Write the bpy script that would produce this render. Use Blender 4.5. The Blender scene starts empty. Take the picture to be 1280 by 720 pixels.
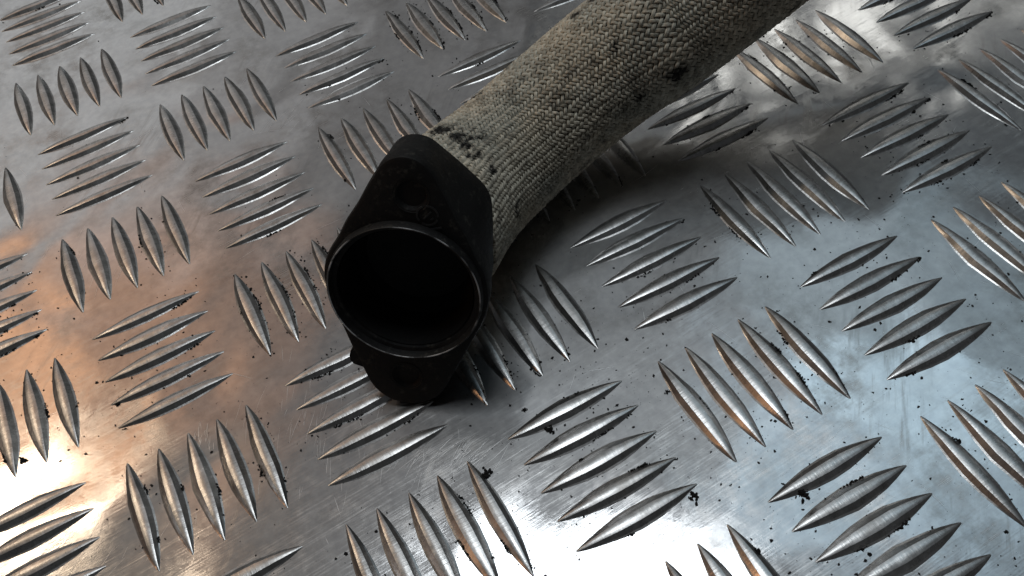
import bpy, bmesh, math, random
from mathutils import Vector, Matrix, noise
random.seed(7)
S = 0.04                      # metres per cell of the tread pattern; everything below is laid out in cells
sc = bpy.context.scene
col = sc.collection

# ------------------------------------------------------------------ camera, world, lamps, exposure
cam = bpy.data.cameras.new('camera')
cam.sensor_width = 36; cam.lens = 36 * 1122.4 / 1280
cam.clip_start = 0.005; cam.clip_end = 50
camo = bpy.data.objects.new('camera', cam); col.objects.link(camo)
right = Vector((0.8841806, -0.45134816, -0.12045542))
down = Vector((-0.43158576, -0.69057562, -0.58037836))
fwd = Vector((0.17876913, 0.56514613, -0.80538901))
CAM = Vector((-0.90006204, -1.92099052, 4.60517378))
m = Matrix((right, -down, -fwd)).transposed().to_4x4()
m.translation = CAM * S
camo.matrix_world = m
sc.camera = camo

sc.view_settings.view_transform = 'Standard'; sc.view_settings.look = 'None'
sc.view_settings.exposure = 0.45; sc.view_settings.gamma = 1
w = bpy.data.worlds.new('World'); sc.world = w; w.use_nodes = True
bg = w.node_tree.nodes['Background']
bg.inputs['Color'].default_value = (0.9, 0.95, 1.0, 1); bg.inputs['Strength'].default_value = 0.034
sc.render.engine = 'CYCLES'
sc.cycles.max_bounces = 6; sc.cycles.diffuse_bounces = 3; sc.cycles.glossy_bounces = 5
sc.cycles.sample_clamp_indirect = 4

def lamp(name, az, el, dist, wx, wy, rad, color, roll=0):
    """an area lamp for room sources and added fills, seen from the plate at azimuth/elevation (degrees), dist and size in metres"""
    l = bpy.data.lights.new(name, 'AREA'); l.shape = 'ELLIPSE' if 'wall' in name or 'dim' in name or name == 'skylight' else 'RECTANGLE'
    l.size = wx; l.size_y = wy; l.color = color
    l.energy = rad * 4 * wx * wy * (.785 if l.shape == 'ELLIPSE' else 1)
    o = bpy.data.objects.new(name, l); col.objects.link(o)
    a, e = math.radians(az), math.radians(el)
    d = Vector((math.cos(e) * math.cos(a), math.cos(e) * math.sin(a), math.sin(e)))
    o.location = d * dist
    o.rotation_euler = (d.to_track_quat('Z', 'Y') @ Matrix.Rotation(math.radians(roll), 4, 'Z').to_quaternion()).to_euler()
    return o
LAMPS = [
    # name, az, el, dist, wx, wy, radiance, colour, roll
    ('ceiling_window', 68, 77.5, 2.0, 0.70, 0.48, 4.6, (0.90, 0.96, 1.0), 0),
    ('skylight', 27, 61, 2.2, 0.85, 0.62, 0.44, (0.60, 0.84, 1.0), 0),
    ('skylight', 28, 52, 2.4, 1.1, 0.7, 0.21, (0.64, 0.87, 1.0), 0),
    ('dim_ceiling_fill', 60, 55, 2.5, 1.6, 1.1, 0.085, (0.92, 0.98, 1.0), 0),  # unseen fill lamp, added to lift the dark middle of the plate
    ('warm_lamp', 127, 46, 2.0, 0.36, 0.17, 8.0, (1.0, 0.80, 0.58), -52),
    ('warm_wall', 120, 42, 2.1, 0.50, 0.40, 0.42, (1.0, 0.47, 0.20), 30),  # area lamps added in place of a lit wall, for the warm glow
    ('warm_wall', 114, 45, 2.3, 0.75, 0.55, 0.15, (1.0, 0.46, 0.21), 20),
    ('warm_wall', 108, 46, 2.5, 1.15, 0.85, 0.12, (1.0, 0.49, 0.25), 20),
    ('pale_wall', 106, 26, 2.4, 1.3, 0.80, 0.15, (0.94, 0.99, 1.0), 0),  # added lamps standing in for lit walls, overlapped into a soft gradient
    ('pale_wall', 99, 29, 2.5, 1.6, 1.05, 0.10, (0.97, 0.99, 1.0), 10),
    ('pale_wall', 92, 32, 2.6, 1.9, 1.2, 0.08, (1.0, 0.98, 0.96), -8),
    ('dim_strip_fill', 46, 33, 2.5, 1.6, 0.5, 0.09, (1.0, 1.0, 0.95), 0),  # added lamp, dim backing between the bright strips
    ('reflection_strip', 57.5, 37, 2.4, 0.07, 0.34, 1.15, (1.0, 1.0, 0.94), 6),  # invented bright strips, added to give banded reflections in the plate
    ('reflection_strip', 52, 37, 2.4, 0.045, 0.36, 1.2, (1.0, 1.0, 0.94), -5),
    ('reflection_strip', 47.5, 37, 2.4, 0.07, 0.38, 1.2, (1.0, 1.0, 0.94), 4),
    ('reflection_strip', 42, 36, 2.4, 0.08, 0.34, 1.1, (1.0, 1.0, 0.94), -4),
    ('reflection_strip', 35, 34, 2.4, 0.08, 0.30, 0.6, (1.0, 1.0, 0.94), 0),
    ('side_lamp', 170, 20, 1.6, 0.18, 0.22, 5.0, (1.0, 0.52, 0.26), 0),
]
for a in LAMPS: lamp(*a)

# ------------------------------------------------------------------ helpers
def link(name, me, mat=None, parent=None, loc=(0, 0, 0), rotz=0, smooth=True):
    o = bpy.data.objects.new(name, me); col.objects.link(o)
    o.location = Vector(loc); o.rotation_euler = (0, 0, rotz)
    if mat and not me.materials: me.materials.append(mat)
    if parent: o.parent = parent
    if smooth:
        for p in me.polygons: p.use_smooth = True
    return o
def mesh(name, v, f):
    me = bpy.data.meshes.new(name); me.from_pydata([tuple(Vector(x) * S) for x in v], [], f); me.update()
    return me
def sharp(me, ang=35):
    me.set_sharp_from_angle(angle=math.radians(ang))

class NT:
    def __init__(s, name):
        s.m = bpy.data.materials.new(name); s.m.use_nodes = True
        s.t = s.m.node_tree; s.n = s.t.nodes; s.n.clear()
        s.out = s.n.new('ShaderNodeOutputMaterial')
    def add(s, typ, ins=None, **kw):
        nd = s.n.new(typ)
        for k, v in kw.items(): setattr(nd, k, v)
        for k, v in (ins or {}).items(): s.put(nd, k, v)
        return nd
    def put(s, nd, k, v):
        if isinstance(v, bpy.types.NodeSocket): s.t.links.new(v, nd.inputs[k])
        elif isinstance(v, bpy.types.Node): s.t.links.new(v.outputs[0], nd.inputs[k])
        else: nd.inputs[k].default_value = v
    def noise(s, vec, scale, detail=4, rough=.55, dist=0):
        return s.add('ShaderNodeTexNoise', {'Vector': vec, 'Scale': scale, 'Detail': detail, 'Roughness': rough, 'Distortion': dist}).outputs[0]
    def ramp(s, x, a, b, lo=0.0, hi=1.0):
        return s.add('ShaderNodeMapRange', {'Value': x, 'From Min': a, 'From Max': b, 'To Min': lo, 'To Max': hi}).outputs[0]
    def mix(s, f, a, b):
        return s.add('ShaderNodeMix', {0: f, 6: a, 7: b}, data_type='RGBA').outputs[2]
    def math(s, op, a, b=0.0):
        return s.add('ShaderNodeMath', {0: a, 1: b}, operation=op).outputs[0]
    def scaled(s, vec, sc_, rot=(0, 0, 0)):
        return s.add('ShaderNodeMapping', {'Vector': vec, 'Scale': sc_, 'Rotation': rot}).outputs[0]
    def bump(s, h, strength, dist, normal=None):
        i = {'Height': h, 'Strength': strength, 'Distance': dist}
        if normal is not None: i['Normal'] = normal
        return s.add('ShaderNodeBump', i).outputs[0]

def metal(name, bar=False):
    t = NT(name)
    g = t.add('ShaderNodeNewGeometry').outputs['Position']
    big = t.noise(g, 28, 3, .5)
    fine = t.noise(g, 420, 5, .6)
    brushed = t.noise(t.scaled(t.scaled(g, (1, 1, 1), (0, 0, math.radians(-4))), (150, 3200, 400)), 1, 3, .6)
    grime = t.math('MULTIPLY', t.ramp(t.noise(g, 95, 7, .72), .42, .66), t.ramp(big, .38, .60))
    smear = t.ramp(t.noise(t.scaled(t.scaled(g, (1, 1, 1), (0, 0, math.radians(-50))), (40, 420, 100)), 1, 4, .65), .48, .72)
    grime = t.math('MAXIMUM', grime, t.math('MULTIPLY', smear, t.ramp(t.noise(g, 22, 2), .48, .66)))
    colr = t.mix(t.ramp(fine, .3, .7), (.52, .52, .53, 1) if not bar else (.36, .355, .35, 1), (.64, .64, .64, 1) if not bar else (.54, .535, .53, 1))
    colr = t.mix(t.math('MULTIPLY', grime, .68), colr, (.22, .205, .19, 1))
    rl = t.math('ADD', t.ramp(fine, .3, .7, .03, .075) if not bar else t.ramp(fine, .3, .7, .16, .28), t.math('MULTIPLY', grime, .20))
    streak = t.noise(t.scaled(t.scaled(g, (1, 1, 1), (0, 0, math.radians(-4))), (60, 2600, 400)), 1, 4, .65)
    rl = t.math('ADD', rl, t.math('MULTIPLY', t.ramp(streak, .45, .75), .14 if not bar else .04))
    wav = t.noise(t.scaled(g, (1, 1, 1)), 30, .6, .4, .6)
    nrm = t.bump(wav, 1.0, .0012 if not bar else .0003)
    if bar:
        ob = t.add('ShaderNodeTexCoord').outputs['Object']
        mill = t.noise(t.scaled(ob, (2600, 160, 200)), 1, 2, .5, .4)
        nrm = t.bump(mill, .5, .00006, nrm)
        colr = t.mix(t.math('MULTIPLY', t.ramp(mill, .45, .75), .25), colr, (.62, .60, .58, 1))
        colr = t.mix(t.math('MULTIPLY', t.ramp(t.noise(g, 240, 5, .7), .52, .72), .4), colr, (.20, .185, .165, 1))
    nrm = t.bump(brushed, .32, .000022, nrm)
    nrm = t.bump(t.noise(g, 1500, 3), .25, .00002 if not bar else .00006, nrm)
    p1 = t.add('ShaderNodeBsdfPrincipled', {'Base Color': colr, 'Metallic': 1.0, 'Roughness': rl, 'Normal': nrm})
    p2 = t.add('ShaderNodeBsdfPrincipled', {'Base Color': colr, 'Metallic': 1.0, 'Roughness': .40, 'Normal': nrm})
    mx = t.add('ShaderNodeMixShader', {0: .29 if not bar else .55, 1: p1.outputs[0], 2: p2.outputs[0]})
    t.t.links.new(mx.outputs[0], t.out.inputs[0])
    return t.m
def black(name, base=.012, rough=.5, dust=.0, wear=0.0):
    t = NT(name)
    g = t.add('ShaderNodeNewGeometry')
    pos = g.outputs['Position']
    n1 = t.noise(pos, 130, 5, .65); n2 = t.noise(pos, 900, 3)
    c = t.mix(t.ramp(n1, .45, .75), (base, base, base * 1.03, 1), (base * 2.2, base * 2.1, base * 2, 1))
    if dust: c = t.mix(t.math('MULTIPLY', t.ramp(t.noise(pos, 420, 5, .7), .56, .72), dust), c, (.10, .095, .08, 1))
    if wear:
        e = t.math('MULTIPLY', t.ramp(g.outputs['Pointiness'], .53, .60), t.ramp(t.noise(pos, 160, 4), .42, .6))
        c = t.mix(t.math('MULTIPLY', e, wear), c, (.45, .44, .42, 1))
    p = t.add('ShaderNodeBsdfPrincipled', {'Base Color': c, 'Roughness': t.ramp(n1, .3, .7, rough - .1, rough + .12),
              'Specular IOR Level': .28, 'Normal': t.bump(t.noise(pos, 330, 6, .7), .7, .0004, t.bump(n2, .4, .0001))})
    t.t.links.new(p.outputs[0], t.out.inputs[0])
    return t.m
STAINS = []                   # (position in cells, radius) of soot stains on the sleeve, filled in below
def sleeve_material():
    t = NT('sooty_glass_fibre')
    pos = t.add('ShaderNodeNewGeometry').outputs['Position']
    fib = t.add('ShaderNodeAttribute', attribute_name='tone').outputs['Fac']
    c = t.mix(fib, (.29, .255, .195, 1), (.88, .80, .65, 1))
    c = t.mix(t.ramp(t.noise(pos, 60, 3), .42, .62), c, t.mix(fib, (.25, .238, .195, 1), (.74, .72, .62, 1)))
    c = t.mix(t.math('MULTIPLY', t.ramp(t.noise(pos, 190, 5, .7), .55, .72), .8), c, (.035, .032, .03, 1))
    wob = t.math('MULTIPLY', t.math('SUBTRACT', t.noise(pos, 420, 4, .65), .5), .009)
    for p, r in STAINS:
        dd = t.add('ShaderNodeVectorMath', {0: pos, 1: tuple(Vector(p) * S)}, operation='DISTANCE').outputs['Value']
        f = t.ramp(t.math('ADD', dd, wob), r * S * .45, r * S * 1.20, .97, 0.0)
        c = t.mix(f, c, (.012, .012, .012, 1))
    p = t.add('ShaderNodeBsdfPrincipled', {'Base Color': c, 'Roughness': .75, 'Specular IOR Level': .3,
              'Normal': t.bump(t.noise(pos, 2600, 2), .5, .0001)})
    t.t.links.new(p.outputs[0], t.out.inputs[0])
    return t.m
M_plate = metal('worn_aluminium'); M_bar = metal('worn_aluminium_bar', True)
M_black = black('black_moulded_plastic', .0055, .60, .45, .0)
M_lip = black('worn_black_lip', .006, .62, .5, .0)
M_inner = black('sooty_inner_wall', .004, .75)
M_soot = black('soot', .008, .9)
M_bush = black('dark_bushing', .0055, .60, .4)

# ------------------------------------------------------------------ the tread plate
SH, RV, DU, DV, LU, LV = 0.0233, 1.0173, 0.1877, 0.1861, 0.7075, 0.7092
def cell(u, v): return Vector((u + SH * v * RV, -v * RV, 0))
bm = bmesh.new()
bmesh.ops.create_grid(bm, x_segments=40, y_segments=40, size=7 * S)
me = bpy.data.meshes.new('tread_plate'); bm.to_mesh(me); bm.free()
plate = link('tread_plate', me, M_plate, None, (0.6 * S, 1.9 * S, 0))
plate['kind'] = 'structure'
plate['label'] = 'worn aluminium tread plate with raised five-bar pattern under the pipe'

def bar_mesh(L, W, H, name, seed=0):
    """a pointed, raised almond: crisp flanks with a small fillet at the foot and a rounded crown"""
    prof = [(-1.26, 0.0), (-1.0, .11), (-.50, .90), (-.24, .98), (0, 1.0), (.24, .98), (.50, .90), (1.0, .11), (1.26, 0.0)]
    n = 12; v = []; f = []
    for i in range(n + 1):
        s = -math.cos(math.pi * i / n); s = math.copysign(abs(s) ** .9, s)
        k = max(0.0, 1 - abs(s) ** 1.9)
        hk = max(0.0, 1 - abs(s) ** 3.2)
        wd = W * (k ** .95) + .004
        nz = noise.noise(Vector((s * 2.2, seed * 7.3, 1.5))); hk *= 1 + .13 * nz
        sk = .006 * noise.noise(Vector((s * 1.6, seed * 3.9, 6.5))); wd *= 1 + .09 * noise.noise(Vector((s * 2.6, seed * 5.1, 3.5)))
        for x, z in prof: v.append((s * L / 2, x * wd + sk * (k ** .5), H * z * hk + .0006 * (0 if z == 0 else 1) - (.0008 if z == 0 else 0)))
    q = len(prof)
    for i in range(n):
        for j in range(q - 1):
            f.append((i * q + j, (i + 1) * q + j, (i + 1) * q + j + 1, i * q + j + 1))
    return mesh(name, v, f)
barE = [bar_mesh(LU + .03, .051, .029, 'bar', q) for q in range(6)]; barN = [bar_mesh(LV * RV + .03, .051, .029, 'bar', q + 6) for q in range(6)]
for b_ in barE + barN:
    for p_ in b_.polygons: p_.use_smooth = True
    sharp(b_, 20)
def project(P):
    d = P - CAM; z = d.dot(fwd)
    return 640 + 1122.4 * d.dot(right) / z, 360 + 1122.4 * d.dot(down) / z
bars = []
for i in range(-7, 8):
    for j in range(-9, 6):
        for k in range(-2, 3):
            E_ = (i + j) % 2 == 0
            c = cell(i, j + k * DV) if E_ else cell(i + k * DU, j)
            px, py = project(c)
            if not (-130 < px < 1420 and -110 < py < 850): continue
            rz = 0 if E_ else math.atan2(-1, SH)
            jit = (random.uniform(-.004, .004), random.uniform(-.004, .004), 0)
            o = link('bar', random.choice(barE if E_ else barN), M_bar, plate, (c + Vector(jit)) * S - plate.location, rz + random.uniform(-.008, .008))
            o.scale = (random.uniform(.985, 1.015), random.uniform(.94, 1.06), random.uniform(.9, 1.08))
            bars.append((c, E_))
print('bars', len(bars))

# fine bright scratches, real slivers a hair above the sheet
def scratches():
    rg = random.Random(11); v = []; f = []
    def line(P, ang, L, wd):
        d = Vector((math.cos(ang), math.sin(ang), 0)); q = Vector((-d.y, d.x, 0)) * wd; n = 4; b = len(v); bend = rg.uniform(-.03, .03)
        for i in range(n + 1):
            t = i / n; k = math.sin(math.pi * min(max(t, .02), .98)); c = P + d * (L * (t - .5)) + Vector((-d.y, d.x, 0)) * (L * bend * 4 * t * (1 - t))
            v.append(c + q * k + Vector((0, 0, .0016))); v.append(c - q * k + Vector((0, 0, .0016)))
        for i in range(n): f.append((b + 2 * i, b + 2 * i + 1, b + 2 * i + 3, b + 2 * i + 2))
    for (px, py, sx, sy, ang, n, L, wd) in ((395, 545, 90, 70, 62, 70, .16, .0011), (585, 566, 45, 12, 15, 26, .22, .0018), (255, 548, 12, 14, 70, 26, .06, .002), (90, 690, 60, 25, 40, 40, .25, .0012),
                                        (130, 330, 60, 30, 60, 24, .2, .0010), (530, 575, 60, 25, 35, 30, .16, .0011), (950, 600, 260, 90, 10, 50, .12, .0008), (360, 145, 50, 18, 30, 14, .2, .0010), (1150, 480, 160, 120, -50, 26, .14, .0008)):
        for _ in range(n):
            x, y = rg.gauss(px, sx * .6), rg.gauss(py, sy * .6)
            d = right * ((x - 640) / 1122.4) + down * ((y - 360) / 1122.4) + fwd
            line(CAM + d * (-CAM.z / d.z), math.radians(ang + rg.gauss(0, 9)), L * rg.uniform(.3, 1.3), wd * rg.uniform(.3, .8))
    for _ in range(150):
        line(Vector((rg.uniform(-3.5, 4.5), rg.uniform(-2, 6), 0)), rg.uniform(0, 6.3), rg.uniform(.05, .25), rg.uniform(.0005, .001))
    return mesh('scratches', v, f)
t = NT('bright_scratch')
p = t.add('ShaderNodeBsdfPrincipled', {'Base Color': (.62, .62, .62, 1), 'Metallic': 1.0, 'Roughness': .42}); t.t.links.new(p.outputs[0], t.out.inputs[0])
so = link('scratches', scratches(), t.m, plate, smooth=False); so.location = -plate.location; so['kind'] = 'stuff'

# ------------------------------------------------------------------ the pipe: flange frame
root = bpy.data.objects.new('exhaust_pipe', None); col.objects.link(root)
N = Vector((0.50402691, 0.78448544, -0.36130246)).normalized()   # into the pipe
A = Vector((0.31078812, 0.22556726, 0.9233256)).normalized()     # towards the upper ear
B = Vector((0.80583349, -0.57766946, -0.13011679)).normalized()
O = Vector((-0.5760195, 1.0097899, 0.80512245))                  # centre of the mouth
root.location = O * S
root['label'] = 'short pipe in sooty woven heat sleeve with a black two-bolt flange'
root['category'] = 'pipe'
def part(name, me, mat, parent=None, smooth=True):
    o = link(name, me, mat, None, smooth=smooth)
    par = parent or root
    o.parent = par; o.matrix_parent_inverse = Matrix.Translation(-root.location) if par is root else Matrix.Identity(4)
    return o
def fr(x, y, t): return O + B * x + A * y + N * t

R0 = 0.418
LUp, LLo, RE, RL, RB, HF = 0.622, 0.567, 0.166, 0.247, 0.455, 0.056
def hull_of(circles, seg=48):
    P = []
    for cx, cy, r in circles:
        for i in range(seg):
            a = 2 * math.pi * i / seg
            P.append((cx + r * math.cos(a), cy + r * math.sin(a)))
    P = sorted(set(P))
    def half(ps):
        s = []
        for p in ps:
            while len(s) > 1 and (s[-1][0] - s[-2][0]) * (p[1] - s[-2][1]) - (s[-1][1] - s[-2][1]) * (p[0] - s[-2][0]) <= 1e-9: s.pop()
            s.append(p)
        return s
    return half(P)[:-1] + half(P[::-1])[:-1]
def circ(cx, cy, r, n=40): return [(cx + r * math.cos(2 * math.pi * i / n), cy + r * math.sin(2 * math.pi * i / n)) for i in range(n)]

def by_angle(pts, cx=.03, cy=.12, n=144):
    """resample a convex outline at even angles round a common centre, so two outlines can be lofted"""
    out = []
    for i in range(n):
        a = 2 * math.pi * i / n; d = (math.cos(a), math.sin(a)); best = 0
        for k in range(len(pts)):
            (x0, y0), (x1, y1) = pts[k - 1], pts[k]
            x0 -= cx; y0 -= cy; x1 -= cx; y1 -= cy
            ex, ey = x1 - x0, y1 - y0; den = d[0] * ey - d[1] * ex
            if abs(den) < 1e-12: continue
            r = (x0 * ey - y0 * ex) / den; u = (x0 * d[1] - y0 * d[0]) / den
            if r > 0 and -1e-6 <= u <= 1 + 1e-6: best = max(best, r)
        out.append((cx + d[0] * best, cy + d[1] * best))
    return out
def plate_with_holes(outer, holes, t0, t1, bev, name='mounting_flange', back=None):
    """flange body: front face, rounded outer edge, back face and hole walls"""
    bm = bmesh.new()
    def loop(pts, t):      # a slightly uneven moulded edge
        return [bm.verts.new(fr(x + .005 * noise.noise(Vector((x * 9, y * 9, t * 9))), y + .005 * noise.noise(Vector((x * 9, y * 9, 5 + t * 9))), t) * S) for x, y in pts]
    def inset(pts, d):
        n = len(pts); out = []
        for i in range(n):
            p0, p1, p2 = Vector(pts[i - 1]), Vector(pts[i]), Vector(pts[(i + 1) % n])
            e = (p2 - p0).normalized(); out.append(tuple(p1 + Vector((-e.y, e.x)) * d))
        return out
    rings = [loop(inset(outer, bev), t0), loop(inset(outer, bev * .3), t0 + bev * .3), loop(outer, t0 + bev)]
    ob = back or outer
    for q in (.25, .5, .75):
        e = q * q * (3 - 2 * q)
        rings.append(loop([(a[0] * (1 - e) + b[0] * e, a[1] * (1 - e) + b[1] * e) for a, b in zip(outer, ob)], t0 + bev + (t1 - t0 - 2 * bev) * q))
    rings += [loop(ob, t1 - bev), loop(inset(ob, bev * .3), t1 - bev * .3), loop(inset(ob, bev), t1)]
    n = len(outer)
    for a, b in zip(rings, rings[1:]):
        for i in range(n): bm.faces.new((a[i], a[(i + 1) % n], b[(i + 1) % n], b[i]))
    hl = [[loop(h, t0), loop(h, t1)] for h in holes]
    for h0, h1 in hl:
        for i in range(len(h0)): bm.faces.new((h0[i], h1[i], h1[(i + 1) % len(h0)], h0[(i + 1) % len(h0)]))
    for ring, k in ((rings[0], 0), (rings[-1], 1)):
        es = []
        for L in [ring] + [h[k] for h in hl]:
            for i in range(len(L)):
                es.append(bm.edges.get((L[i], L[(i + 1) % len(L)])))
        bmesh.ops.triangle_fill(bm, edges=es, use_beauty=True)
    bmesh.ops.recalc_face_normals(bm, faces=bm.faces)
    me = bpy.data.meshes.new(name); bm.to_mesh(me); bm.free(); sharp(me, 40)
    return me
def lathe(profile, n=72, cx=0.0, cy=0.0, closed=False, name='ring', wob=0.0):
    v = []; f = []; m_ = len(profile)
    for i in range(n):
        a = 2 * math.pi * i / n
        for k, (r, t) in enumerate(profile):
            rr = r * (1 + wob * noise.noise(Vector((math.cos(a) * 2, math.sin(a) * 2, k * .35))))
            v.append(fr(cx + rr * math.cos(a), cy + rr * math.sin(a), t))
    for i in range(n):
        j = (i + 1) % n
        for k in range(m_ if closed else m_ - 1):
            l = (k + 1) % m_
            f.append((i * m_ + k, j * m_ + k, j * m_ + l, i * m_ + l))
    me = mesh(name, v, f)
    bm = bmesh.new(); bm.from_mesh(me); bmesh.ops.recalc_face_normals(bm, faces=bm.faces); bm.to_mesh(me); bm.free()
    sharp(me, 38)
    return me
TB = HF + .25
flange = part('mounting_flange', plate_with_holes(by_angle(hull_of([(0, LUp, RE), (0, 0, RB), (0, -LLo, RL)])), [circ(0, 0, R0 - .012), circ(.03, LUp - .045, .085, 24), circ(.0, -LLo - .03, .085, 24)], HF, .43, .022,
                                                back=by_angle(hull_of([(-.01, .585, .165), (.175, .36, .225), (0, 0, .424), (0, -.34, .26)]))), M_black)
# the spigot lip round the mouth, a rolled worn edge with a groove inside
lip = [(R0 - .045, .50), (R0 - .045, .07), (R0 - .040, .045), (R0 - .018, .040), (R0 - .012, .008), (R0 - .009, .002), (R0 + .002, .002), (R0 + .005, .006), (R0 + .008, HF + .01), (R0 + .008, .12)]
part('spigot', lathe(lip, 96, name='spigot'), M_lip)
def worn_edge():
    t = NT('bare_worn_edge')
    g = t.add('ShaderNodeNewGeometry').outputs['Position']
    k = t.math('MULTIPLY', t.ramp(t.noise(g, 300, 5, .7), .36, .50), t.ramp(t.noise(g, 75, 3), .47, .58))
    c = t.mix(k, (.012, .012, .012, 1), (.55, .56, .57, 1))
    p = t.add('ShaderNodeBsdfPrincipled', {'Base Color': c, 'Metallic': t.math('MULTIPLY', k, .3), 'Roughness': .5})
    t.t.links.new(p.outputs[0], t.out.inputs[0]); return t.m
part('worn_edge', lathe([(R0 - .008, .003), (R0 - .005, -.0008), (R0 - .001, -.0008), (R0 + .002, .003)], 120, name='worn_edge'), worn_edge())
# inner wall running back into the dark bend
part('inner_wall', lathe([(R0 - .05, .06), (R0 - .06, .36), (R0 - .12, .42), (R0 - .14, .66), (.001, .68)], 64, name='inner_wall'), M_inner)
# bolt bushings in the ears
for cx, cy in ((.03, LUp - .045), (0, -LLo - .03)):
    part('bolt_bushing', lathe([(.001, HF + .022), (.070, HF + .022), (.080, HF + .008), (.090, HF + .001), (.096, HF - .003), (.090, HF + .02), (.087, TB - .01), (.001, TB - .01)], 32, cx, cy, True, 'bolt_bushing'), M_bush, flange)
# small locating tab on the lower left edge
def tab():
    pts = [(-.27, -.40), (-.325, -.47), (-.340, -.535), (-.322, -.575), (-.285, -.585), (-.215, -.60), (-.15, -.50)]
    bm = bmesh.new()
    a = [bm.verts.new(fr(x, y, HF + .006) * S) for x, y in pts]; b = [bm.verts.new(fr(x, y, HF + .16) * S) for x, y in pts]
    bm.faces.new(a); bm.faces.new(b[::-1])
    for i in range(len(a)): bm.faces.new((a[i], b[i], b[(i + 1) % len(a)], a[(i + 1) % len(a)]))
    bmesh.ops.recalc_face_normals(bm, faces=bm.faces)
    bmesh.ops.bevel(bm, geom=bm.edges[:], offset=.014 * S, segments=2, affect='EDGES')
    me = bpy.data.meshes.new('locating_tab'); bm.to_mesh(me); bm.free(); sharp(me, 40); return me
part('locating_tab', tab(), M_black, flange)
# the small round moulding mark beside the upper ear: a broken ring with a date stamp in it
def mark():
    v = []; f = []
    cx, cy, t = .115, .475, HF - .004
    def boxq(x0, y0, x1, y1, w):
        d = Vector((x1 - x0, y1 - y0)).normalized(); q = Vector((-d.y, d.x)) * w / 2
        b = len(v)
        for tt in (t, HF + .003):
            for (x, y), sg in (((x0, y0), 1), ((x1, y1), 1), ((x1, y1), -1), ((x0, y0), -1)): v.append(fr(x + sg * q.x, y + sg * q.y, tt))
        f.extend([(b, b + 1, b + 2, b + 3), (b, b + 4, b + 5, b + 1), (b + 1, b + 5, b + 6, b + 2), (b + 2, b + 6, b + 7, b + 3), (b + 3, b + 7, b + 4, b)])
    for i in range(18):
        if i % 6 == 5: continue
        a0, a1 = 2 * math.pi * i / 18, 2 * math.pi * (i + 1) / 18
        boxq(cx + .055 * math.cos(a0), cy + .055 * math.sin(a0), cx + .055 * math.cos(a1), cy + .055 * math.sin(a1), .010)
    boxq(cx - .02, cy - .022, cx + .018, cy + .024, .009); boxq(cx + .018, cy - .022, cx + .03, cy - .01, .008)
    boxq(cx - .01, cy - .085, cx + .075, cy - .06, .010)
    return mesh('moulding_mark', v, f)
part('moulding_mark', mark(), black('scuffed_mark', .03, .4, .8), flange, smooth=False)

# ------------------------------------------------------------------ the sleeve: a real 2-over-2 braid along the bend
def ray_at(px, py, z):
    d = right * ((px - 640) / 1122.4) + down * ((py - 360) / 1122.4) + fwd
    return CAM + d * ((z - CAM.z) / d.z)
path = [fr(.01, .03, .40), fr(.02, .04, .60), Vector((.08, 1.77, .50)), Vector((.49, 1.96, .46)), Vector((.92, 2.05, .55)),
        Vector((1.28, 2.08, .66)), Vector((1.60, 2.06, .78)), Vector((1.84, 2.06, .87)), Vector((2.40, 2.02, 1.13)), Vector((3.0, 2.0, 1.40)), Vector((3.8, 2.0, 1.75))]
rad = [.385, .405, .395, .380, .380, .388, .398, .405, .41, .41, .41]
def catmull(P, t):
    i = min(int(t), len(P) - 2); u = t - i
    p0, p1, p2, p3 = P[max(i - 1, 0)], P[i], P[i + 1], P[min(i + 2, len(P) - 1)]
    return .5 * ((2 * p1) + (p2 - p0) * u + (2 * p0 - 5 * p1 + 4 * p2 - p3) * u * u + (3 * p1 - p0 - 3 * p2 + p3) * u ** 3)
K = 600
cl = [catmull(path, (len(path) - 1) * i / K) for i in range(K + 1)]
cr = [catmull(rad, (len(path) - 1) * i / K) for i in range(K + 1)]
ln = [0.0]
for i in range(K): ln.append(ln[-1] + (cl[i + 1] - cl[i]).length)
TOT = ln[-1]
fN = []; t0 = (cl[1] - cl[0]).normalized(); up = (A - t0 * A.dot(t0)).normalized()
for i in range(K + 1):
    t = (cl[min(i + 1, K)] - cl[max(i - 1, 0)]).normalized()
    up = (up - t * up.dot(t)).normalized(); fN.append((t, up.copy(), t.cross(up)))
def at(s):
    s = min(max(s, 0), TOT - 1e-6); lo = 0; hi = K
    while hi - lo > 1:
        mid = (lo + hi) // 2
        if ln[mid] <= s: lo = mid
        else: hi = mid
    u = (s - ln[lo]) / (ln[hi] - ln[lo])
    return (cl[lo].lerp(cl[hi], u), cr[lo] * (1 - u) + cr[hi] * u, fN[lo][1].lerp(fN[hi][1], u), fN[lo][2].lerp(fN[hi][2], u))
NC = 76
PITCH = 2 * math.pi * .42
TABLE = [at(TOT * i / 1500) for i in range(1501)]
def surf(th, s, h):
    c, r, e1, e2 = TABLE[min(1500, max(0, int(round(s / TOT * 1500))))]
    return c + (e1 * math.cos(th) + e2 * math.sin(th)) * (r + h)
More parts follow.
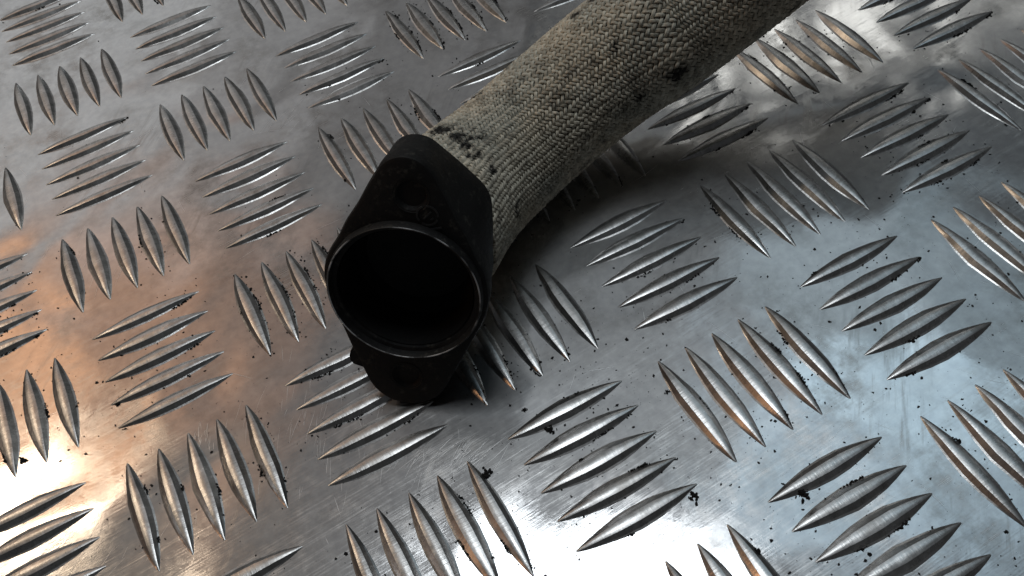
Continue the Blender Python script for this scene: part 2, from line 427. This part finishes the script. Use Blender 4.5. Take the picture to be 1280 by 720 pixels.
def braid():
    v = []; f = []; tone = []
    AMP = .0145; LOBES = [(-.50, -.55), (-.34, .30), (-.17, -.02), (0, .42), (.17, -.02), (.34, .30), (.50, -.55)]
    S0, S1 = .05, TOT - .02
    step = .5
    for fam in (0, 1):
        sg = 1 if fam == 0 else -1
        for c in range(NC):
            # crossings: index x along the strand; theta = sg*(2pi s / PITCH) + 2pi c/NC
            ds = PITCH / NC / 2 * step          # one crossing is PITCH/(2 NC) of length
            n = int((S1 - S0) / ds)
            base = len(v); q = len(LOBES)
            tb = random.random()
            sh = random.uniform(-.06, .06)
            for k in range(n + 1):
                s = S0 + k * ds
                th = 2 * math.pi * (c / NC + sg * s / PITCH)
                a = NC * (th / (2 * math.pi) - s / PITCH); b = NC * (th / (2 * math.pi) + s / PITCH)
                x = a + b
                hh = math.sin(math.pi / 2 * (x + .5)); hh = math.copysign(abs(hh) ** .6, hh) * (1 if fam == 0 else -1)
                r = at_r(s)
                wid = 2 * math.pi * r / NC * .60 * (1 + .20 * noise.noise(Vector((c * 3.1, s * 6, fam * 9))))
                off = sh * 2 * math.pi / NC + .18 * 2 * math.pi / NC * noise.noise(Vector((c * 1.7, s * 5, 4 + fam)))
                lump = .0045 * noise.noise(Vector((th * 2, s * 2.2, 3.3))) + .004 * noise.noise(Vector((c * 2.9, s * 11, fam)))
                for (lx, lz) in LOBES:
                    # across the strand: perpendicular direction on the unrolled surface
                    dth = lx * wid * .70710 / r; dsx = -sg * lx * wid * .70710
                    vv = surf(th + off + dth, s + dsx, AMP * hh * 1.0 + .013 * lz + lump + AMP)
                    v.append(vv); tone.append(min(1, max(0, .5 + .5 * (tb - .5) + .7 * noise.noise(Vector((c * 2.3 + lx * 9, s * 9, fam * 5))))))
            for k in range(n):
                for j in range(q - 1):
                    p = base + k * q + j
                    f.append((p, p + 1, p + q + 1, p + q) if sg > 0 else (p, p + q, p + q + 1, p + 1))
    me = mesh('heat_sleeve', v, f)
    at_ = me.attributes.new('tone', 'FLOAT', 'POINT'); at_.data.foreach_set('value', tone)
    return me
def at_r(s): return TABLE[min(1500, max(0, int(round(s / TOT * 1500))))][1]
for px, py, z, r in ((842, 86, .80, .075), (800, 122, .72, .04), (600, 122, .80, .05), (597, 169, .8, .045), (575, 176, .8, .07), (560, 168, .8, .08), (590, 196, .8, .05), (612, 214, .8, .05), (619, 262, .8, .035), (548, 166, .8, .06), (740, 8, .86, .06),
                     (985, 8, .9, .06), (770, 60, .88, .04), (640, 262, .5, .05), (575, 185, .8, .06), (725, 20, .8, .05)):
    # nearest sleeve surface point on the sight line through the stain seen on the photo
    best = None
    for i in range(0, K + 1, 4):
        for k in range(36):
            th = 2 * math.pi * k / 36
            P = cl[i] + (fN[i][1] * math.cos(th) + fN[i][2] * math.sin(th)) * cr[i]
            if (P - cl[i]).dot(CAM - P) < 0: continue
            q = project(P); d = (q[0] - px) ** 2 + (q[1] - py) ** 2
            if best is None or d < best[0]: best = (d, P)
    STAINS.append((tuple(best[1]), r))
M_sleeve = sleeve_material()
sl = part('heat_sleeve', braid(), M_sleeve); sl['kind'] = 'stuff'
# loose fibres standing off the braid, most of them along the cut end
def fibres():
    rg = random.Random(5); v = []; f = []
    for q in range(520):
        end = q < 200
        s = rg.uniform(.02, .12) if end else rg.uniform(.15, 3.2); th = rg.uniform(0, 6.283)
        p = surf(th, s, .012); b0 = len(v)
        c, r, e1, e2 = TABLE[min(1500, int(s / TOT * 1500))]
        out = e1 * math.cos(th) + e2 * math.sin(th); ax = (at(s + .01)[0] - at(s)[0]).normalized(); si = ax.cross(out)
        d = (out * rg.uniform(.2, .8) + ax * (rg.uniform(-1, -.2) if end else rg.uniform(-1, 1)) + si * rg.uniform(-1, 1)).normalized()
        L = rg.uniform(.03, .09) if end else rg.uniform(.02, .07); w_ = rg.uniform(.0012, .0024); cu = si * rg.uniform(-.4, .4) - out * rg.uniform(.1, .7)
        for k in range(5):
            t = k / 4; P = p + d * (L * t) + cu * (L * t * t); ww = w_ * (1 - .7 * t)
            for a in range(3): v.append(P + (out * math.cos(a * 2.094) + si * math.sin(a * 2.094)) * ww)
        for k in range(4):
            for a in range(3): f.append((b0 + k * 3 + a, b0 + k * 3 + (a + 1) % 3, b0 + k * 3 + 3 + (a + 1) % 3, b0 + k * 3 + 3 + a))
    me = mesh('loose_fibres', v, f); a_ = me.attributes.new('tone', 'FLOAT', 'POINT'); a_.data.foreach_set('value', [.6] * len(v)); return me
lf = part('loose_fibres', fibres(), M_sleeve); lf['kind'] = 'stuff'
# hose wall under the braid, painted dark so the gaps look shaded
def tube(name, off, s0, s1, n=48, m_=90):
    v = []; f = []
    for i in range(m_ + 1):
        c, r, e1, e2 = at(s0 + (s1 - s0) * i / m_)
        for k in range(n):
            th = 2 * math.pi * k / n; v.append(c + (e1 * math.cos(th) + e2 * math.sin(th)) * (r + off))
    for i in range(m_):
        for k in range(n): f.append((i * n + k, i * n + (k + 1) % n, (i + 1) * n + (k + 1) % n, (i + 1) * n + k))
    f.append(tuple(range(n))[::-1]); f.append(tuple(m_ * n + k for k in range(n)))
    me = mesh(name, v, f); sharp(me, 60); return me
part('hose_wall', tube('hose_wall', -.010, .02, TOT - .01), black('dark_hose_wall', .02, .8))

# ------------------------------------------------------------------ soot crumbs lying on the plate
def flake(v, f, c, r, hh, rng):
    n = rng.randint(4, 6); b = len(v); ax = rng.uniform(.5, 1.0); an = rng.random() * 6; ca, sa = math.cos(an), math.sin(an); a0 = rng.random() * 6
    for lvl, (k, z) in enumerate(((1, .0), (.8, hh))):
        for i in range(n):
            a = a0 + 2 * math.pi * i / n; rr = r * k * rng.uniform(.4, 1.45)
            qx, qy = rr * math.cos(a), rr * math.sin(a) * ax
            v.append(c + Vector((qx * ca - qy * sa, qx * sa + qy * ca, z * rng.uniform(.6, 1.1) + .0005)))
    v.append(c + Vector((0, 0, hh * 1.2)))
    for i in range(n):
        j = (i + 1) % n
        f.append((b + i, b + j, b + n + j, b + n + i)); f.append((b + n + i, b + n + j, b + 2 * n))
rng = random.Random(3)
v = []; f = []
for _ in range(8500):
    px, py = rng.uniform(-80, 1360), rng.uniform(-60, 790)
    P = ray_at(px, py, 0)
    dens = .25 + .75 * max(0, noise.noise(Vector((P.x * .9, P.y * .9, 3))) * 2)
    dens *= .15 if (px < 420 and py < 330) else (.6 if px < 640 else 1)
    if rng.random() > dens: continue
    r = .0022 + .0100 * rng.random() ** 5
    flake(v, f, P, r, r * .5, rng)
for c, E_ in bars:
    px, py = project(c)
    amt = max(0, noise.noise(Vector((c.x * 1.1, c.y * 1.1, 9))) + .42 + rng.uniform(-.25, .25))
    if px < 420 and py < 300: amt *= .12
    def spot(t, d, side):
        return c + (Vector((t, -d * side, 0)) if E_ else Vector((d * side, -t, 0)))
    def half(t): return .054 * max(0, 1 - (abs(t) / .37) ** 1.9) ** .95
    for _ in range(int(amt * 3 + rng.random())):          # caked runs hugging the foot of the bar
        t0 = rng.uniform(-.28, .36); n_ = rng.randint(3, 16); side = 1 if rng.random() < .85 else -1
        for q in range(n_):
            t = t0 + q * .009 + rng.uniform(-.004, .004)
            if abs(t) > .37: break
            r = rng.uniform(.005, .012) * (1 - .5 * abs(q / n_ - .5))
            flake(v, f, spot(t, half(t) + r * .5 + abs(rng.gauss(0, .005)), side), r, r * .8, rng)
    for _ in range(int(22 * amt)):
        t = rng.uniform(-.38, .38); side = 1 if rng.random() < .7 else -1
        r = .003 + .006 * rng.random() ** 2
        flake(v, f, spot(t, half(t) + .006 + abs(rng.gauss(0, .022)), side), r, r * .6, rng)
soot = link('soot_crumbs', mesh('soot_crumbs', v, f), M_soot, smooth=False)
soot['kind'] = 'stuff'; soot['label'] = 'fine black soot crumbs scattered over the tread plate'

BIG = [  # pixel-free places: sight points turned into spots on the plate, size, label
    (868, 621, .030, 'ragged soot flake at the upper tip of the lowest bar below the pipe mouth'),
    (1002, 618, .034, 'wide soot flake under the lower edge of a bar at right front'),
    (28, 575, .028, 'oval soot flake beside bars at the bright orange left edge'),
    (147, 505, .022, 'soot flake at the left tip of a bar in the left block'),
    (611, 592, .032, 'soot flake beside the bar tip just below the white scratches'),
    (655, 513, .019, 'small oval soot flake alone above the bars in front of the flange'),
    (690, 537, .030, 'soot flake hanging on the lower edge of the topmost bar in front of the flange'),
    (834, 490, .015, 'small round soot flake left of the steep bars right of centre'),
    (948, 690, .028, 'upright soot flake at the bottom right beside a steep bar'),
    (432, 225, .018, 'soot flake at the lower tip of a bar left of the upper ear'),
]
for px, py, r, lab in BIG:
    v = []; f = []
    c = ray_at(px, py, 0); rg = random.Random(px)
    for q in range(16):
        flake(v, f, c + Vector((rg.gauss(0, .42) * r, rg.gauss(0, .42) * r, q * .0003)), r * rg.uniform(.16, .48), r * .30, rg)
    me = mesh('soot_flake', v, f)
    for vv in me.vertices: vv.co -= c * S
    o = link('soot_flake', me, M_soot, None, c * S, smooth=False)
    o['label'] = lab; o['category'] = 'soot flake'; o['group'] = 'soot flakes on the plate'
